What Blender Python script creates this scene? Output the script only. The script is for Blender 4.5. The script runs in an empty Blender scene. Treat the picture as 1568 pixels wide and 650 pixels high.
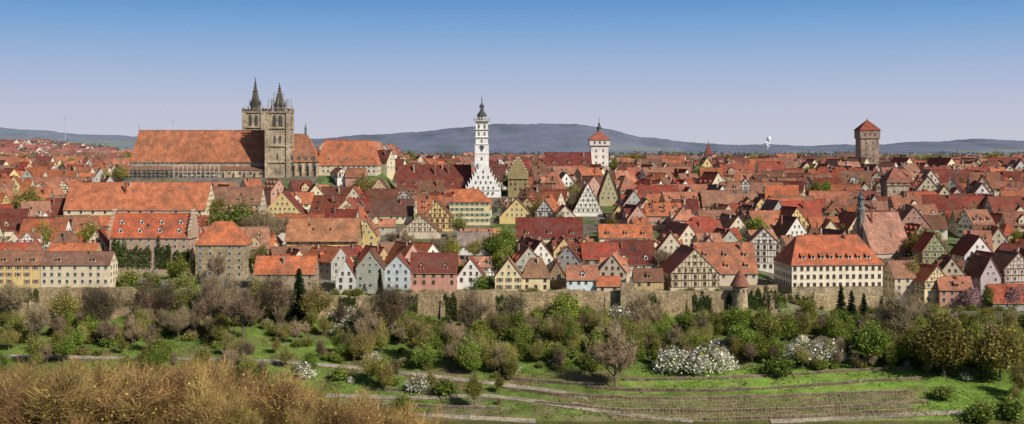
import bpy, math, random
from mathutils import Vector, noise
R=random.Random(7)
F=1820.; U0=784.; VH=228.
def PX(u,d): return (u-U0)*d/F
def PZ(v,d): return -(v-VH)*d/F
def UU(x,y): return U0+F*x/y
def VV(z,y): return VH-F*z/y
scene=bpy.context.scene
def sst(a,b,x):
    t=max(0.,min(1.,(x-a)/(b-a))); return t*t*(3-2*t)
def lerp(a,b,t): return a+(b-a)*t
def mixc(a,b,t): return tuple(a[i]+(b[i]-a[i])*t for i in range(3))
def nz(x,y,s,o=0.): return noise.noise(Vector((x/s+o,y/s-o*1.7,o)))
TAB=[(-60,-3),(0,-4),(20,-9),(100,-33),(200,-58),(260,-78),(330,-97),(380,-88),(435,-75.8),(473.6,-68.2),(478,-60),(490,-59),(600,-45),(720,-31.5),(850,-23),(1000,-19.5),(1500,-22),(3000,-24),(9000,-34),(40000,-80)]
def tab(y):
    if y<=TAB[0][0]: return TAB[0][1]
    for i in range(len(TAB)-1):
        a,b=TAB[i],TAB[i+1]
        if y<=b[0]: return lerp(a[1],b[1],(y-a[0])/(b[0]-a[0]))
    return TAB[-1][1]
def gz(x,y):
    z=tab(y)
    if y<320 and y>30:
        u=UU(x,y); m=1-sst(300,650,u); m*=1-sst(262,318,y); m*=sst(30,90,y)
        z+=m*max(0,(-0.182*y-13.5)-z)
    z+=13*sst(700,728,y)*(1-sst(860,1000,y))*sst(-265,-235,x)*(1-sst(-85,-70,x))
    if 478<=y<640: z-=6.5*sst(95,135,x)*(1-sst(520,600,y))
    if 330<y<472: z+=nz(x,y,38)*1.6*sst(330,380,y)*(1-sst(455,472,y))
    if y>1100: z+=34*sst(1100,2700,y)*(1-sst(3500,6500,y))*(1-sst(-.42*y,-.27*y,x))
    return z
def hit(u,v):
    y=381.
    while y<473:
        x=PX(u,y)
        if VV(gz(x,y),y)<=v: return x,y
        y+=.25
    return PX(u,472),472.
# ------------------------------------------------------------ materials
def newmat(name):
    m=bpy.data.materials.new(name); m.use_nodes=True
    nt=m.node_tree
    for n in list(nt.nodes): nt.nodes.remove(n)
    return m,nt,nt.nodes,nt.links
def attrmat(name,noises,rough=.85,bump=0.,translucent=0.,rnd=0.,spec=.2,voro=None,streak=0,bs=1.5,moss=None):
    m,nt,N,Lk=newmat(name)
    out=N.new('ShaderNodeOutputMaterial')
    at=N.new('ShaderNodeAttribute'); at.attribute_name='Col'
    geo=N.new('ShaderNodeNewGeometry')
    col=at.outputs['Color']
    def mul(colr,fac,lo,hi,fmin=.3,fmax=.7):
        mr=N.new('ShaderNodeMapRange'); mr.inputs[1].default_value=fmin; mr.inputs[2].default_value=fmax
        mr.inputs[3].default_value=lo; mr.inputs[4].default_value=hi
        Lk.new(fac,mr.inputs[0])
        vm=N.new('ShaderNodeVectorMath'); vm.operation='SCALE'
        Lk.new(colr,vm.inputs[0]); Lk.new(mr.outputs[0],vm.inputs['Scale'])
        return vm.outputs[0]
    for (sc,lo,hi) in noises:
        t=N.new('ShaderNodeTexNoise'); t.inputs['Scale'].default_value=sc; t.inputs['Detail'].default_value=5
        Lk.new(geo.outputs['Position'],t.inputs['Vector'])
        col=mul(col,t.outputs['Fac'],lo,hi)
    if streak:
        mp=N.new('ShaderNodeMapping'); mp.inputs['Scale'].default_value=(1.6,1.6,.25)
        Lk.new(geo.outputs['Position'],mp.inputs['Vector'])
        t=N.new('ShaderNodeTexNoise'); t.inputs['Scale'].default_value=1.; t.inputs['Detail'].default_value=4
        Lk.new(mp.outputs[0],t.inputs['Vector']); col=mul(col,t.outputs['Fac'],1-streak,1+streak*.4)
    if voro:
        t=N.new('ShaderNodeTexVoronoi'); t.inputs['Scale'].default_value=voro[0]
        Lk.new(geo.outputs['Position'],t.inputs['Vector'])
        sx=N.new('ShaderNodeSeparateColor'); Lk.new(t.outputs['Color'],sx.inputs[0])
        col=mul(col,sx.outputs[0],voro[1],voro[2],0,1)
    if moss:
        t=N.new('ShaderNodeTexNoise'); t.inputs['Scale'].default_value=moss[0]; t.inputs['Detail'].default_value=6
        Lk.new(geo.outputs['Position'],t.inputs['Vector'])
        mr=N.new('ShaderNodeMapRange'); mr.inputs[1].default_value=.48; mr.inputs[2].default_value=.68; mr.inputs[3].default_value=0; mr.inputs[4].default_value=moss[2]
        Lk.new(t.outputs['Fac'],mr.inputs[0]); mx=N.new('ShaderNodeMix'); mx.data_type='RGBA'
        Lk.new(mr.outputs[0],mx.inputs[0]); Lk.new(col,mx.inputs[6]); mx.inputs[7].default_value=(*moss[1],1); col=mx.outputs[2]
    if rnd:
        oi=N.new('ShaderNodeObjectInfo')
        col=mul(col,oi.outputs['Random'],1-rnd,1+rnd,0,1)
        hs=N.new('ShaderNodeHueSaturation')
        mr=N.new('ShaderNodeMapRange'); mr.inputs[3].default_value=.48; mr.inputs[4].default_value=.515
        ml=N.new('ShaderNodeMath'); ml.operation='MULTIPLY'; ml.inputs[1].default_value=7.31
        fr=N.new('ShaderNodeMath'); fr.operation='FRACT'
        Lk.new(oi.outputs['Random'],ml.inputs[0]); Lk.new(ml.outputs[0],fr.inputs[0]); Lk.new(fr.outputs[0],mr.inputs[0])
        Lk.new(mr.outputs[0],hs.inputs['Hue']); Lk.new(col,hs.inputs['Color']); col=hs.outputs[0]
    if translucent:
        d=N.new('ShaderNodeBsdfDiffuse'); tr=N.new('ShaderNodeBsdfTranslucent'); mx=N.new('ShaderNodeMixShader')
        mx.inputs[0].default_value=translucent
        Lk.new(col,d.inputs['Color']); Lk.new(col,tr.inputs['Color'])
        Lk.new(d.outputs[0],mx.inputs[1]); Lk.new(tr.outputs[0],mx.inputs[2]); Lk.new(mx.outputs[0],out.inputs[0])
    else:
        p=N.new('ShaderNodeBsdfPrincipled'); p.inputs['Roughness'].default_value=rough
        p.inputs['Specular IOR Level'].default_value=spec
        Lk.new(col,p.inputs['Base Color'])
        if bump:
            t=N.new('ShaderNodeTexNoise'); t.inputs['Scale'].default_value=bs; t.inputs['Detail'].default_value=5
            Lk.new(geo.outputs['Position'],t.inputs['Vector'])
            b=N.new('ShaderNodeBump'); b.inputs['Strength'].default_value=bump; b.inputs['Distance'].default_value=.3
            Lk.new(t.outputs['Fac'],b.inputs['Height']); Lk.new(b.outputs[0],p.inputs['Normal'])
        Lk.new(p.outputs[0],out.inputs[0])
    return m
M_PL=attrmat('plaster',[(.35,.86,1.08),(3.,.95,1.05)],streak=.16)
M_RF=attrmat('clay_roof_tiles',[(.07,.84,1.14),(.3,.74,1.22),(1.3,.84,1.15)],rough=.8,bump=.4,voro=(1.9,.86,1.14),streak=.25,bs=2.2,moss=(.22,(.13,.09,.07),.5))
m,nt,N,Lk=newmat('window_glass'); o=N.new('ShaderNodeOutputMaterial'); p=N.new('ShaderNodeBsdfPrincipled')
p.inputs['Base Color'].default_value=(.035,.04,.045,1); p.inputs['Roughness'].default_value=.25; Lk.new(p.outputs[0],o.inputs[0]); M_GL=m
M_PT=attrmat('painted_wood',[(2.,.9,1.08)],rough=.7)
M_ST=attrmat('rubble_stone',[(.09,.72,1.22),(.35,.72,1.2),(1.6,.75,1.2)],bump=.7,voro=(1.3,.76,1.22),streak=.25)
M_LF=attrmat('foliage',[(.25,.75,1.2)],translucent=.3,rnd=.28)
M_BK=attrmat('bark',[(1.,.8,1.2)],rough=.95,rnd=.25)
M_GR=attrmat('ground_cover',[(.02,.85,1.15),(.2,.62,1.3),(1.5,.65,1.3)],bump=.8,rough=.95,spec=.05)
M_HL=attrmat('wooded_hills',[(.004,.88,1.1),(.02,.9,1.08)],rough=1.,spec=0)
MATS=[M_PL,M_RF,M_GL,M_PT,M_ST,M_LF,M_BK]
PLS,RF,GL,PT,ST,LF,BK=range(7)
class MB:
    def __init__(s): s.V=[];s.F=[];s.M=[];s.C=[];s.T(0,0,0,0)
    def T(s,x,y,z,r): s.o=(x,y,z); s.c=math.cos(r); s.s=math.sin(r)
    def poly(s,pts,m,c):
        b=len(s.V); ox,oy,oz=s.o; cc=s.c; ss=s.s
        for p in pts: s.V.append((ox+p[0]*cc-p[1]*ss, oy+p[0]*ss+p[1]*cc, oz+p[2]))
        s.F.append(tuple(range(b,b+len(pts)))); s.M.append(m); s.C.append(c)
    def box(s,x0,x1,y0,y1,z0,z1,m,c,bot=True):
        s.poly([(x0,y0,z0),(x1,y0,z0),(x1,y0,z1),(x0,y0,z1)],m,c)
        s.poly([(x1,y1,z0),(x0,y1,z0),(x0,y1,z1),(x1,y1,z1)],m,c)
        s.poly([(x1,y0,z0),(x1,y1,z0),(x1,y1,z1),(x1,y0,z1)],m,c)
        s.poly([(x0,y1,z0),(x0,y0,z0),(x0,y0,z1),(x0,y1,z1)],m,c)
        s.poly([(x0,y0,z1),(x1,y0,z1),(x1,y1,z1),(x0,y1,z1)],m,c)
        if bot: s.poly([(x0,y1,z0),(x1,y1,z0),(x1,y0,z0),(x0,y0,z0)],m,c)
    def ring(s,cx,cy,prof,n,m,c,ph=0.,cap=True):
        for i in range(len(prof)-1):
            (r0,z0),(r1,z1)=prof[i],prof[i+1]
            for k in range(n):
                a=ph+2*math.pi*k/n; b=ph+2*math.pi*(k+1)/n
                P=[(cx+r0*math.cos(a),cy+r0*math.sin(a),z0),(cx+r0*math.cos(b),cy+r0*math.sin(b),z0),(cx+r1*math.cos(b),cy+r1*math.sin(b),z1),(cx+r1*math.cos(a),cy+r1*math.sin(a),z1)]
                if r1<1e-4: P=P[:3]
                elif r0<1e-4: P=[P[0],P[2],P[3]]
                s.poly(P,m,c)
    def tube(s,p,q,r0,r1,n,m,c):
        p=Vector(p);q=Vector(q);d=(q-p)
        if d.length<1e-5: return
        d.normalize(); a=d.orthogonal().normalized(); b=d.cross(a)
        A=[];B=[]
        for k in range(n):
            t=2*math.pi*k/n; o=a*math.cos(t)+b*math.sin(t)
            A.append(p+o*r0);B.append(q+o*r1)
        for k in range(n):
            j=(k+1)%n; s.poly([A[k],A[j],B[j],B[k]],m,c)
    def mesh(s,name,mats=None):
        me=bpy.data.meshes.new(name); me.from_pydata(s.V,[],s.F)
        for mt in (mats or MATS): me.materials.append(mt)
        me.polygons.foreach_set('material_index',s.M)
        ca=me.color_attributes.new('Col','FLOAT_COLOR','CORNER')
        buf=[]
        for f,c in zip(s.F,s.C):
            buf.extend((c[0],c[1],c[2],1.)*len(f))
        ca.data.foreach_set('color',buf)
        return me
    def obj(s,name,mats=None):
        me=s.mesh(name,mats); o=bpy.data.objects.new(name,me); scene.collection.objects.link(o); return o
# ------------------------------------------------------------ house
WHITE=(.82,.80,.75);CREAM=(.78,.68,.47);YEL=(.72,.55,.24);OCH=(.60,.43,.23);PINK=(.60,.33,.25);GREY=(.45,.44,.41);BLUE=(.52,.60,.66);STONE=(.36,.29,.20);BEI=(.66,.56,.42)
ORA=(.47,.15,.068);SAL=(.43,.18,.11);RED=(.33,.068,.042);DRED=(.16,.036,.027);BRN=(.19,.09,.055);WEA=(.31,.155,.10)
def facequad(mb,p,t,n,s0,s1,z0,z1,off,m,c):
    mb.poly([(p[0]+t[0]*s0+n[0]*off,p[1]+t[1]*s0+n[1]*off,z0),(p[0]+t[0]*s1+n[0]*off,p[1]+t[1]*s1+n[1]*off,z0),(p[0]+t[0]*s1+n[0]*off,p[1]+t[1]*s1+n[1]*off,z1),(p[0]+t[0]*s0+n[0]*off,p[1]+t[1]*s0+n[1]*off,z1)],m,c)
def window(mb,p,t,n,s,z,w=1.1,h=1.5,fc=(.75,.74,.7),sh=None,arch=False):
    facequad(mb,p,t,n,s-w/2-.12,s+w/2+.12,z-.12,z+h+.12,.06,PT,fc)
    facequad(mb,p,t,n,s-w/2-.25,s+w/2+.25,z-.3,z-.17,.14,PT,tuple(x*.8 for x in fc))
    g=.07
    facequad(mb,p,t,n,s-w/2,s-g/2,z,z+h,.075,GL,(0,0,0)); facequad(mb,p,t,n,s+g/2,s+w/2,z,z+h,.075,GL,(0,0,0))
    if sh:
        facequad(mb,p,t,n,s-w/2-.75,s-w/2-.2,z-.05,z+h+.05,.09,PT,sh); facequad(mb,p,t,n,s+w/2+.2,s+w/2+.75,z-.05,z+h+.05,.09,PT,sh)
def gothic(mb,p,t,n,s,z,w,h,c=(.4,.33,.25)):
    def arch(ww,hh,off,m,col):
        P=[(-ww/2,0),(ww/2,0),(ww/2,hh-ww*.8),(ww*.3,hh-ww*.3),(0,hh),(-ww*.3,hh-ww*.3),(-ww/2,hh-ww*.8)]
        mb.poly([(p[0]+t[0]*(s+a)+n[0]*off,p[1]+t[1]*(s+a)+n[1]*off,z+b) for a,b in P],m,col)
    arch(w+.6,h+.4,.08,ST,c); arch(w,h,.12,GL,(0,0,0)); facequad(mb,p,t,n,s-.08,s+.08,z,z+h-.3,.16,ST,c)
def timber_rect(mb,p,t,n,w,z0,z1,c,sp=1.4):
    for z in (z0,z1-.28): facequad(mb,p,t,n,-w/2,w/2,z,z+.28,.03,PT,c)
    k=max(2,int(w/sp))
    for i in range(k+1):
        s=-w/2+.14+(w-.28)*i/k; facequad(mb,p,t,n,s-.13,s+.13,z0,z1,.035,PT,c)
    for i in (0,k-1):
        a=-w/2+w*i/k; b=a+w/k
        if i: a,b=b,a
        off=.04
        mb.poly([(p[0]+t[0]*q+n[0]*off,p[1]+t[1]*q+n[1]*off,zz) for q,zz in ((a,z0),(a+.3,z0),(b,z1),(b-.3,z1))],PT,c)
def timber_gable(mb,p,t,n,w,z0,hr,c):
    z=z0
    while z<z0+hr-1.2:
        f=1-(z-z0)/hr; facequad(mb,p,t,n,-w/2*f,w/2*f,z,z+.28,.03,PT,c); z+=1.6 if hr<8 else 2.2
    k=int(w/1.5)
    for i in range(1,k):
        s=-w/2+w*i/k; top=z0+hr*(1-abs(s)/(w/2))-.2
        if top>z0+.5: facequad(mb,p,t,n,s-.12,s+.12,z0,top,.035,PT,c)
def dormer(mb,x,sgn,t,W,he,hr,wc,rc,style,w=1.7,h=1.5):
    sl=hr/(W/2); y=(W/2)*(1-t); z=he+hr*t+.15
    dep=lambda zz: (W/2)*(1-(zz-he)/hr)
    yf=y*sgn; zt=z+h
    yb=dep(min(zt,he+hr*.98))*sgn
    def q(P,m,c): mb.poly([(a,b,cz) for a,b,cz in P],m,c)
    q([(x-w/2,yf,z-.3),(x+w/2,yf,z-.3),(x+w/2,yf,zt),(x-w/2,yf,zt)],PLS,wc)
    for sx in (-1,1): q([(x+sx*w/2,yf,z-.3),(x+sx*w/2,yf,zt),(x+sx*w/2,yb,zt)],RF if w<3 else PLS,rc if w<3 else wc)
    if w<3: facequad(mb,(x,yf,0),(1,0),(0,sgn),-w*.3,w*.3,z+.25,zt-.25,.05,GL,(0,0,0))
    else:
        for s in (-w*.22,w*.22): window(mb,(x,yf),(1,0),(0,sgn),s,z+.7,w=.9,h=1.3)
    o=.3
    if style=='shed':
        zr=min(zt+.9,he+hr*.99); yr=dep(zr)*sgn
        q([(x-w/2-o,yf+o*sgn,zt-.05),(x+w/2+o,yf+o*sgn,zt-.05),(x+w/2+o,yr,zr+.2),(x-w/2-o,yr,zr+.2)],RF,rc)
        for sx in (-1,1): q([(x+sx*(w/2),yf,zt),(x+sx*(w/2),yb,zt),(x+sx*w/2,yr,zr+.15)],RF,rc)
        q([(x-w/2-o,yf+o*sgn,zt-.2),(x+w/2+o,yf+o*sgn,zt-.2),(x+w/2+o,yf+o*sgn,zt-.05),(x-w/2-o,yf+o*sgn,zt-.05)],PT,(.3,.2,.14))
    else:
        zr=zt+w*.5; yr=dep(min(zr,he+hr*.99))*sgn
        q([(x-w/2,yf,zt),(x+w/2,yf,zt),(x,yf,zr)],PLS,wc)
        for sx in (-1,1): q([(x+sx*(w/2+o),yf+o*sgn,zt-.25),(x,yf+o*sgn,zr+.12),(x,yr,zr+.12),(x+sx*(w/2+o),yb,zt-.1)],RF,rc)
FC=[(.75,.74,.7),(.7,.68,.62),(.35,.22,.14),(.6,.58,.5)]
def house(mb,cx,cy,zb,L,W,he,hr,rot,wc,rc,inset=0.,timber=0,sh=None,dorm=0,drow=1,dst='shed',chim=1,oh=.5,win=2.9,base=5,wm=PLS,step=False,rnd=None,tc=(.16,.08,.05),lowwall=None,minz=None,dcol=None,fh=2.9,skip=.1,zwerch=False):
    rr=rnd or R
    mb.T(cx,cy,zb,rot)
    a=L/2;b=W/2;sl=hr/b; th=.22
    fc=rr.choice(FC)
    for (p,t,n,w) in (((0,-b),(1,0),(0,-1),L),((a,0),(0,1),(1,0),W),((0,b),(-1,0),(0,1),L),((-a,0),(0,-1),(-1,0),W)):
        facequad(mb,p,t,n,-w/2,w/2,-base,he,0,wm,wc)
        if lowwall: facequad(mb,p,t,n,-w/2-.06,w/2+.06,-base,lowwall[0],.06,ST,lowwall[1])
        gab=(abs(n[0])>.5)
        if gab and inset<=0:
            mb.poly([(p[0],p[1]-t[1]*b,he),(p[0],p[1]+t[1]*b,he),(p[0],0,he+hr)],wm,wc)
        ny=n[0]*mb.s+n[1]*mb.c
        if ny>.5: continue
        nf=int((he-.6)/fh)
        if win:
            k=max(1,int((w-1)/win))
            for f in range(nf):
                zf=he-(f+1)*fh+.85
                if minz is not None and zf<minz: continue
                for i in range(k):
                    if rr.random()<skip: continue
                    window(mb,p,t,n,-w/2+w*(i+.5)/k+rr.uniform(-.15,.15),zf,fc=fc,sh=sh if w/k>2.5 else None)
            if gab and inset<=0:
                z=he+.8; 
                while z<he+hr-2.2:
                    ww=w*(1-(z+1.5-he)/hr); kk=int(ww/2.5)
                    for i in range(kk): window(mb,p,t,n,(i-(kk-1)/2)*min(2.6,ww/kk if kk else 1),z,w=.85,h=1.15,fc=fc)
                    z+=2.8
        if timber:
            for f in range(min(nf,timber)):
                timber_rect(mb,p,t,n,w,he-(f+1)*fh,he-f*fh,tc)
            if gab and inset<=0: timber_gable(mb,p,t,n,w,he,hr,tc)
    ohx=oh*.6 if not step else -.05
    if inset>0: ohx=oh
    ze=he-oh*sl+th; zr=he+hr+th; xe=a+ohx; ye=b+oh; xr=a-inset if inset>0 else a+ohx
    lt=tuple(min(1,c*1.12) for c in rc)
    for sg in (-1,1):
        j=rr.uniform(.88,1.1); rcs=tuple(c*j for c in rc)
        P=[(-xe,sg*ye,ze),(xe,sg*ye,ze),(xr,0,zr),(-xr,0,zr)]
        if sg>0: P=P[::-1]
        mb.poly(P,RF,rcs)
        mb.poly([(-xe,sg*ye,ze-.25),(xe,sg*ye,ze-.25),(xe,sg*ye,ze),(-xe,sg*ye,ze)],PT,(.28,.2,.15))
        mb.poly([(-xe,sg*ye,ze-.25),(xe,sg*ye,ze-.25),(xe,sg*b*.98,ze-.25+oh*sl*.8),(-xe,sg*b*.98,ze-.25+oh*sl*.8)],PT,(.3,.24,.18))
        if inset>0:
            mb.poly([(sg*xe,-ye,ze),(sg*xe,ye,ze),(sg*xr,0,zr)],RF,rcs)
            mb.poly([(sg*xe,-ye,ze-.25),(sg*xe,ye,ze-.25),(sg*xe,ye,ze),(sg*xe,-ye,ze)],PT,(.28,.2,.15))
        else:
            for s2 in (-1,1):
                mb.poly([(sg*xe,s2*ye,ze-.28),(sg*xe,s2*ye,ze),(sg*xe,0,zr),(sg*xe,0,zr-.3)],PT,(.36,.2,.13))
    mb.box(-xr,xr,-.16,.16,zr-.1,zr+.12,RF,lt,bot=False)
    if rr.random()<.3 and L>8:
        for _ in range(rr.randint(1,3)):
            x=rr.uniform(-.6,.6)*(xr-1); t0=rr.uniform(.3,.6)
            for sg in (-1,1):
                mb.poly([(x-.5,sg*b*(1-t0),he+hr*t0+th+.05),(x+.5,sg*b*(1-t0),he+hr*t0+th+.05),(x+.5,sg*b*(.87-t0),he+hr*(t0+.13)+th+.05),(x-.5,sg*b*(.87-t0),he+hr*(t0+.13)+th+.05)],GL,(0,0,0))
    if zwerch:
        x=rr.uniform(-.35,.35)*xr; zw=min(4.6,L*.35)
        for sg in (-1,1): dormer(mb,x,sg,.02,W,he,hr,wc,rc,'gable',w=zw,h=min(2.6,hr*.4))
    for r_ in range(drow):
        if dorm:
            for i in range(dorm):
                x=-a+L*(i+.5)/dorm
                if inset>0: x*=(1-inset/a*.6)
                for sg in (-1,1): dormer(mb,x+(.3*rr.random()),sg,.16+.36*r_,W,he,hr,dcol or wc,rc,dst)
    for i in range(chim):
        x=rr.uniform(-.7,.7)*(xr-.6); y=rr.choice((-1,1))*rr.uniform(.1,.45)*b; z=he+hr*(1-abs(y)/b)
        ch=rr.uniform(1.,1.9); cc=rr.choice([(.35,.14,.09),(.5,.45,.38),(.3,.2,.15)])
        zt=max(z+ch,he+hr+.5)
        mb.box(x-.4,x+.4,y-.35,y+.35,z-.5,zt,ST,cc); mb.box(x-.5,x+.5,y-.45,y+.45,zt+.003,zt+.2,PT,(.25,.2,.17))
    if step:
        n=6
        for sg in (-1,1):
            zp=he-1.
            for i in range(n):
                z1=he+hr*(i+1)/n+1.5; hw=b*(1-i/n)+.35; hn=b*(1-(i+1)/n)+.35 if i<n-1 else 0
                x0,x1=sorted((sg*(a-.1),sg*(a+.7)))
                mb.box(x0,x1,-hw,hw,zp,z1,wm,wc)
                for s2 in (-1,1):
                    y0,y1=sorted((s2*(hn+.01),s2*(hw+.15)))
                    mb.box(x0-.15,x1+.15,y0,y1,z1+.003,z1+.3,PT,(.7,.62,.5))
                zp=z1
BOXES=[];CLEAR=[];GB=[]
def hero(name,u0,u1,vr,ve,D,o,dep,wc,rc,rot=0.,vb=None,clear=True,**k):
    mb=MB()
    ze=PZ(ve,D)
    if o=='E':
        L=(u1-u0)*D/F; W=dep; cy=D+W/2; cx=PX((u0+u1)/2,D); zr=PZ(vr,cy); r=math.radians(rot); bx,by=L,W
    else:
        W=(u1-u0)*D/F; L=dep; cy=D+L/2; cx=PX((u0+u1)/2,D); zr=PZ(vr,D); r=math.radians(90+rot); bx,by=W,L
    zb=min(gz(cx,D+1),gz(cx,cy)); he=max(2.,ze-zb)
    house(mb,cx,cy,zb,L,W,he,max(1.5,zr-ze),r,wc,rc,base=4,rnd=random.Random(int(u0*3+D)),**k)
    BOXES.append((cx,cy,bx/2,by/2)); 
    if clear: CLEAR.append((u0,u1,vb if vb else ve+12,D))
    return mb.obj(name)
CLEAR.append((172,298,440,516))
hero('terraced_house_yellow',-6,61,385,405,492,'E',10,(.76,.57,.26),WEA,vb=437,dorm=3,sh=(.35,.12,.06),win=3.)
hero('terraced_house_beige',62,168,386,405,492,'E',10,(.76,.64,.45),(.24,.13,.095),vb=437,dorm=2,win=2.9)
hero('brick_gabled_house',73,146,373,386,516,'E',9,OCH,ORA,chim=2)
hero('step_gabled_house',168,288,327,363,520,'E',15,(.46,.33,.24),(.48,.13,.065),vb=405,dorm=4,drow=2,dst='gable',step=True,win=3.6,dcol=(.82,.8,.74))
hero('stone_hipped_house',299,374,340,374,510,'E',15,(.40,.32,.2),ORA,vb=420,inset=6.5,wm=ST,win=3.6)
hero('low_stone_house',389,482,393,419,492,'E',11,(.4,.31,.22),(.52,.16,.07),vb=440,dorm=0,win=4,skip=.3)
hero('balcony_house',438,547,335,366,556,'E',15,YEL,(.42,.19,.10),vb=382,timber=1,dorm=0,win=3,oh=1.1)
hero('long_monastery_hall',97,316,280,321,630,'E',22,CREAM,(.52,.18,.09),vb=334,win=6,chim=2,rot=-1.5)
hero('long_monastery_hall_aisle',108,330,331,350,612,'E',9,BEI,ORA,vb=352,win=5,clear=False,chim=0)
hero('yellow_gabled_house',398,467,294,332,640,'G',16,YEL,DRED,vb=333,win=2.9)
hero('broad_roof_house',286,398,287,313,662,'E',17,BEI,WEA,vb=322,dorm=5)
hero('dark_roof_house',566,632,305,330,640,'E',15,CREAM,(.13,.06,.045),vb=340)
hero('timber_gabled_house',647,693,309,334,618,'G',15,YEL,BRN,vb=365,timber=2)
hero('brown_timber_house',612,674,330,356,598,'G',15,BEI,BRN,vb=376,timber=3)
hero('yellow_villa',688,750,290,309,636,'E',14,(.76,.66,.38),ORA,vb=355,inset=6,win=2.5,sh=(.25,.32,.2))
hero('gabled_house_ochre',765,818,305,333,640,'G',16,YEL,BRN,vb=345)
hero('dark_red_roof_house',790,893,334,364,588,'E',16,BEI,DRED,vb=368,dorm=3)
hero('white_timber_house',877,924,288,334,664,'G',20,WHITE,DRED,vb=350,timber=2,tc=(.3,.25,.2))
hero('grey_roof_house',700,748,356,376,560,'E',10,WHITE,(.3,.24,.21),vb=398,win=2.6)
hero('orange_roof_house',918,1000,345,365,590,'E',15,CREAM,ORA,vb=372,dorm=3)
hero('tall_yellow_gabled_house',918,946,262,300,700,'G',20,(.5,.44,.24),BRN,vb=318)
hero('red_roof_house',1068,1160,372,418,500,'E',20,BEI,(.43,.17,.095),vb=432,dorm=3,drow=2)
hero('half_timbered_barn',1022,1098,382,419,487,'G',22,(.62,.54,.38),(.31,.08,.05),vb=440,timber=2,rot=6,win=3.6,tc=(.12,.07,.05))
hero('half_timbered_white_house',1150,1199,350,374,538,'G',16,WHITE,SAL,vb=420,timber=3,win=2.5,tc=(.2,.13,.1),rot=-8)
hero('large_white_hospital_building',1207,1350,361,405,488,'E',24,(.86,.78,.62),(.49,.145,.072),vb=480,inset=6,rot=5,win=2.5,dorm=8,dst='shed',chim=4,fh=3.3,lowwall=(9,(.42,.34,.22)),minz=9,skip=0)
hero('church_with_steep_roof',1318,1392,326,386,566,'E',20,(.5,.42,.33),(.38,.19,.135),vb=400,rot=22,win=6)
hero('yellow_gabled_villa',1407,1452,408,432,494,'G',13,(.74,.62,.34),ORA,vb=462,timber=1,rot=15)
hero('pink_house',1442,1492,424,444,489,'E',11,(.62,.32,.24),SAL,vb=470,rot=-6,dorm=1)
hero('mauve_house',1496,1530,395,424,510,'G',14,(.5,.42,.42),BRN,vb=440,rot=10)
hero('half_timbered_cottage',1530,1580,388,412,512,'G',14,(.6,.5,.45),BRN,vb=430,timber=3,rot=12)
hero('green_gabled_house',1412,1452,358,386,545,'G',14,(.36,.42,.22),RED,vb=396,timber=2)
hero('low_annexe_house',1366,1408,400,425,500,'E',13,BEI,WEA,vb=450,rot=8)
hero('small_white_house',514,545,398,424,486,'G',11,(.68,.68,.64),RED,vb=445,win=3.2)
hero('grey_gabled_house',545,588,384,411,486,'G',12,(.38,.39,.33),BRN,vb=445,win=3)
hero('blue_gabled_house',589,628,392,412,488,'G',12,(.55,.6,.62),RED,vb=440,win=2.8)
hero('pink_roughcast_house',628,699,388,417,490,'E',12,(.57,.30,.22),(.21,.06,.045),vb=438,dorm=2,dst='gable',win=3.4)
hero('garden_cottage',700,742,396,424,494,'G',10,WHITE,RED,vb=440,win=3.2)
hero('cream_gabled_villa',758,800,397,424,486,'G',12,(.8,.68,.40),(.31,.17,.10),vb=442,win=3,sh=(.3,.13,.08))
hero('cream_wing_house',800,842,396,424,488,'E',12,(.8,.68,.40),(.31,.17,.10),vb=442,inset=3,win=3)
hero('dark_timber_house',841,866,400,422,497,'G',10,(.3,.2,.13),RED,vb=440)
hero('pale_blue_house',868,916,407,428,486,'E',10,(.68,.76,.80),SAL,vb=445,dorm=1,dst='gable')
hero('orange_roof_annexe',914,950,424,438,484,'E',8,BEI,ORA,vb=445,chim=0,win=3)
hero('wallside_cottage',972,1016,412,430,486,'E',10,OCH,BRN,vb=446,dorm=1)
# ------------------------------------------------------------ St James church
def scaffold(mb,x0,x1,y0,y1,z0,z1,c=(.3,.31,.31)):
    r=.09; nx=max(1,int((x1-x0)/2.6))
    for i in range(nx+1):
        x=lerp(x0,x1,i/nx)
        for y in (y0,y1): mb.box(x-r,x+r,y-r,y+r,z0,z1+.9,PT,c)
    z=z0+2
    while z<=z1+.01:
        mb.box(x0,x1,y0+.12,y1-.12,z-.06,z+.06,PT,(.4,.32,.2))
        mb.box(x0,x1,y0-.05,y0+.05,z+.9,z+1.,PT,c); z+=2.1
CH_D=738.
mb=MB()
SC=(.46,.37,.26)
d=CH_D
x0=PX(197,d);x1=PX(407,d);zr=PZ(200,d+13);ze=PZ(247,d+3)
gb=gz((x0+x1)/2,d+5)
yf=d+3;yb=d+25;ym=(yf+yb)/2;xr=PX(213,ym)
mb.box(x0+.6,x1,yf,yb,gb-14,ze,ST,SC)
RC=(.42,.16,.082);RCshade=(.30,.075,.045)  # second tone paints the shaded left hip end into its tile colour
mb.poly([(x0,yf-.7,ze-.6),(x1,yf-.7,ze-.6),(x1,ym,zr),(xr,ym,zr)],RF,RC)
mb.poly([(x1,yb+.7,ze-.6),(x0,yb+.7,ze-.6),(xr,ym,zr),(x1,ym,zr)],RF,RC)
mb.poly([(x0,yb+.7,ze-.6),(x0,yf-.7,ze-.6),(xr,ym,zr)],RF,RCshade)
mb.poly([(x0,yf-.7,ze-.9),(x1,yf-.7,ze-.9),(x1,yf-.7,ze-.6),(x0,yf-.7,ze-.6)],ST,(.3,.24,.18))
mb.box(xr,x1,ym-.2,ym+.2,zr-.1,zr+.25,RF,RC)
ax0=PX(203,d);ya=d-4.5;za=ze-5.2
mb.box(ax0,x1,ya,yf-.002,gb-14,za,ST,SC)
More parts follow.
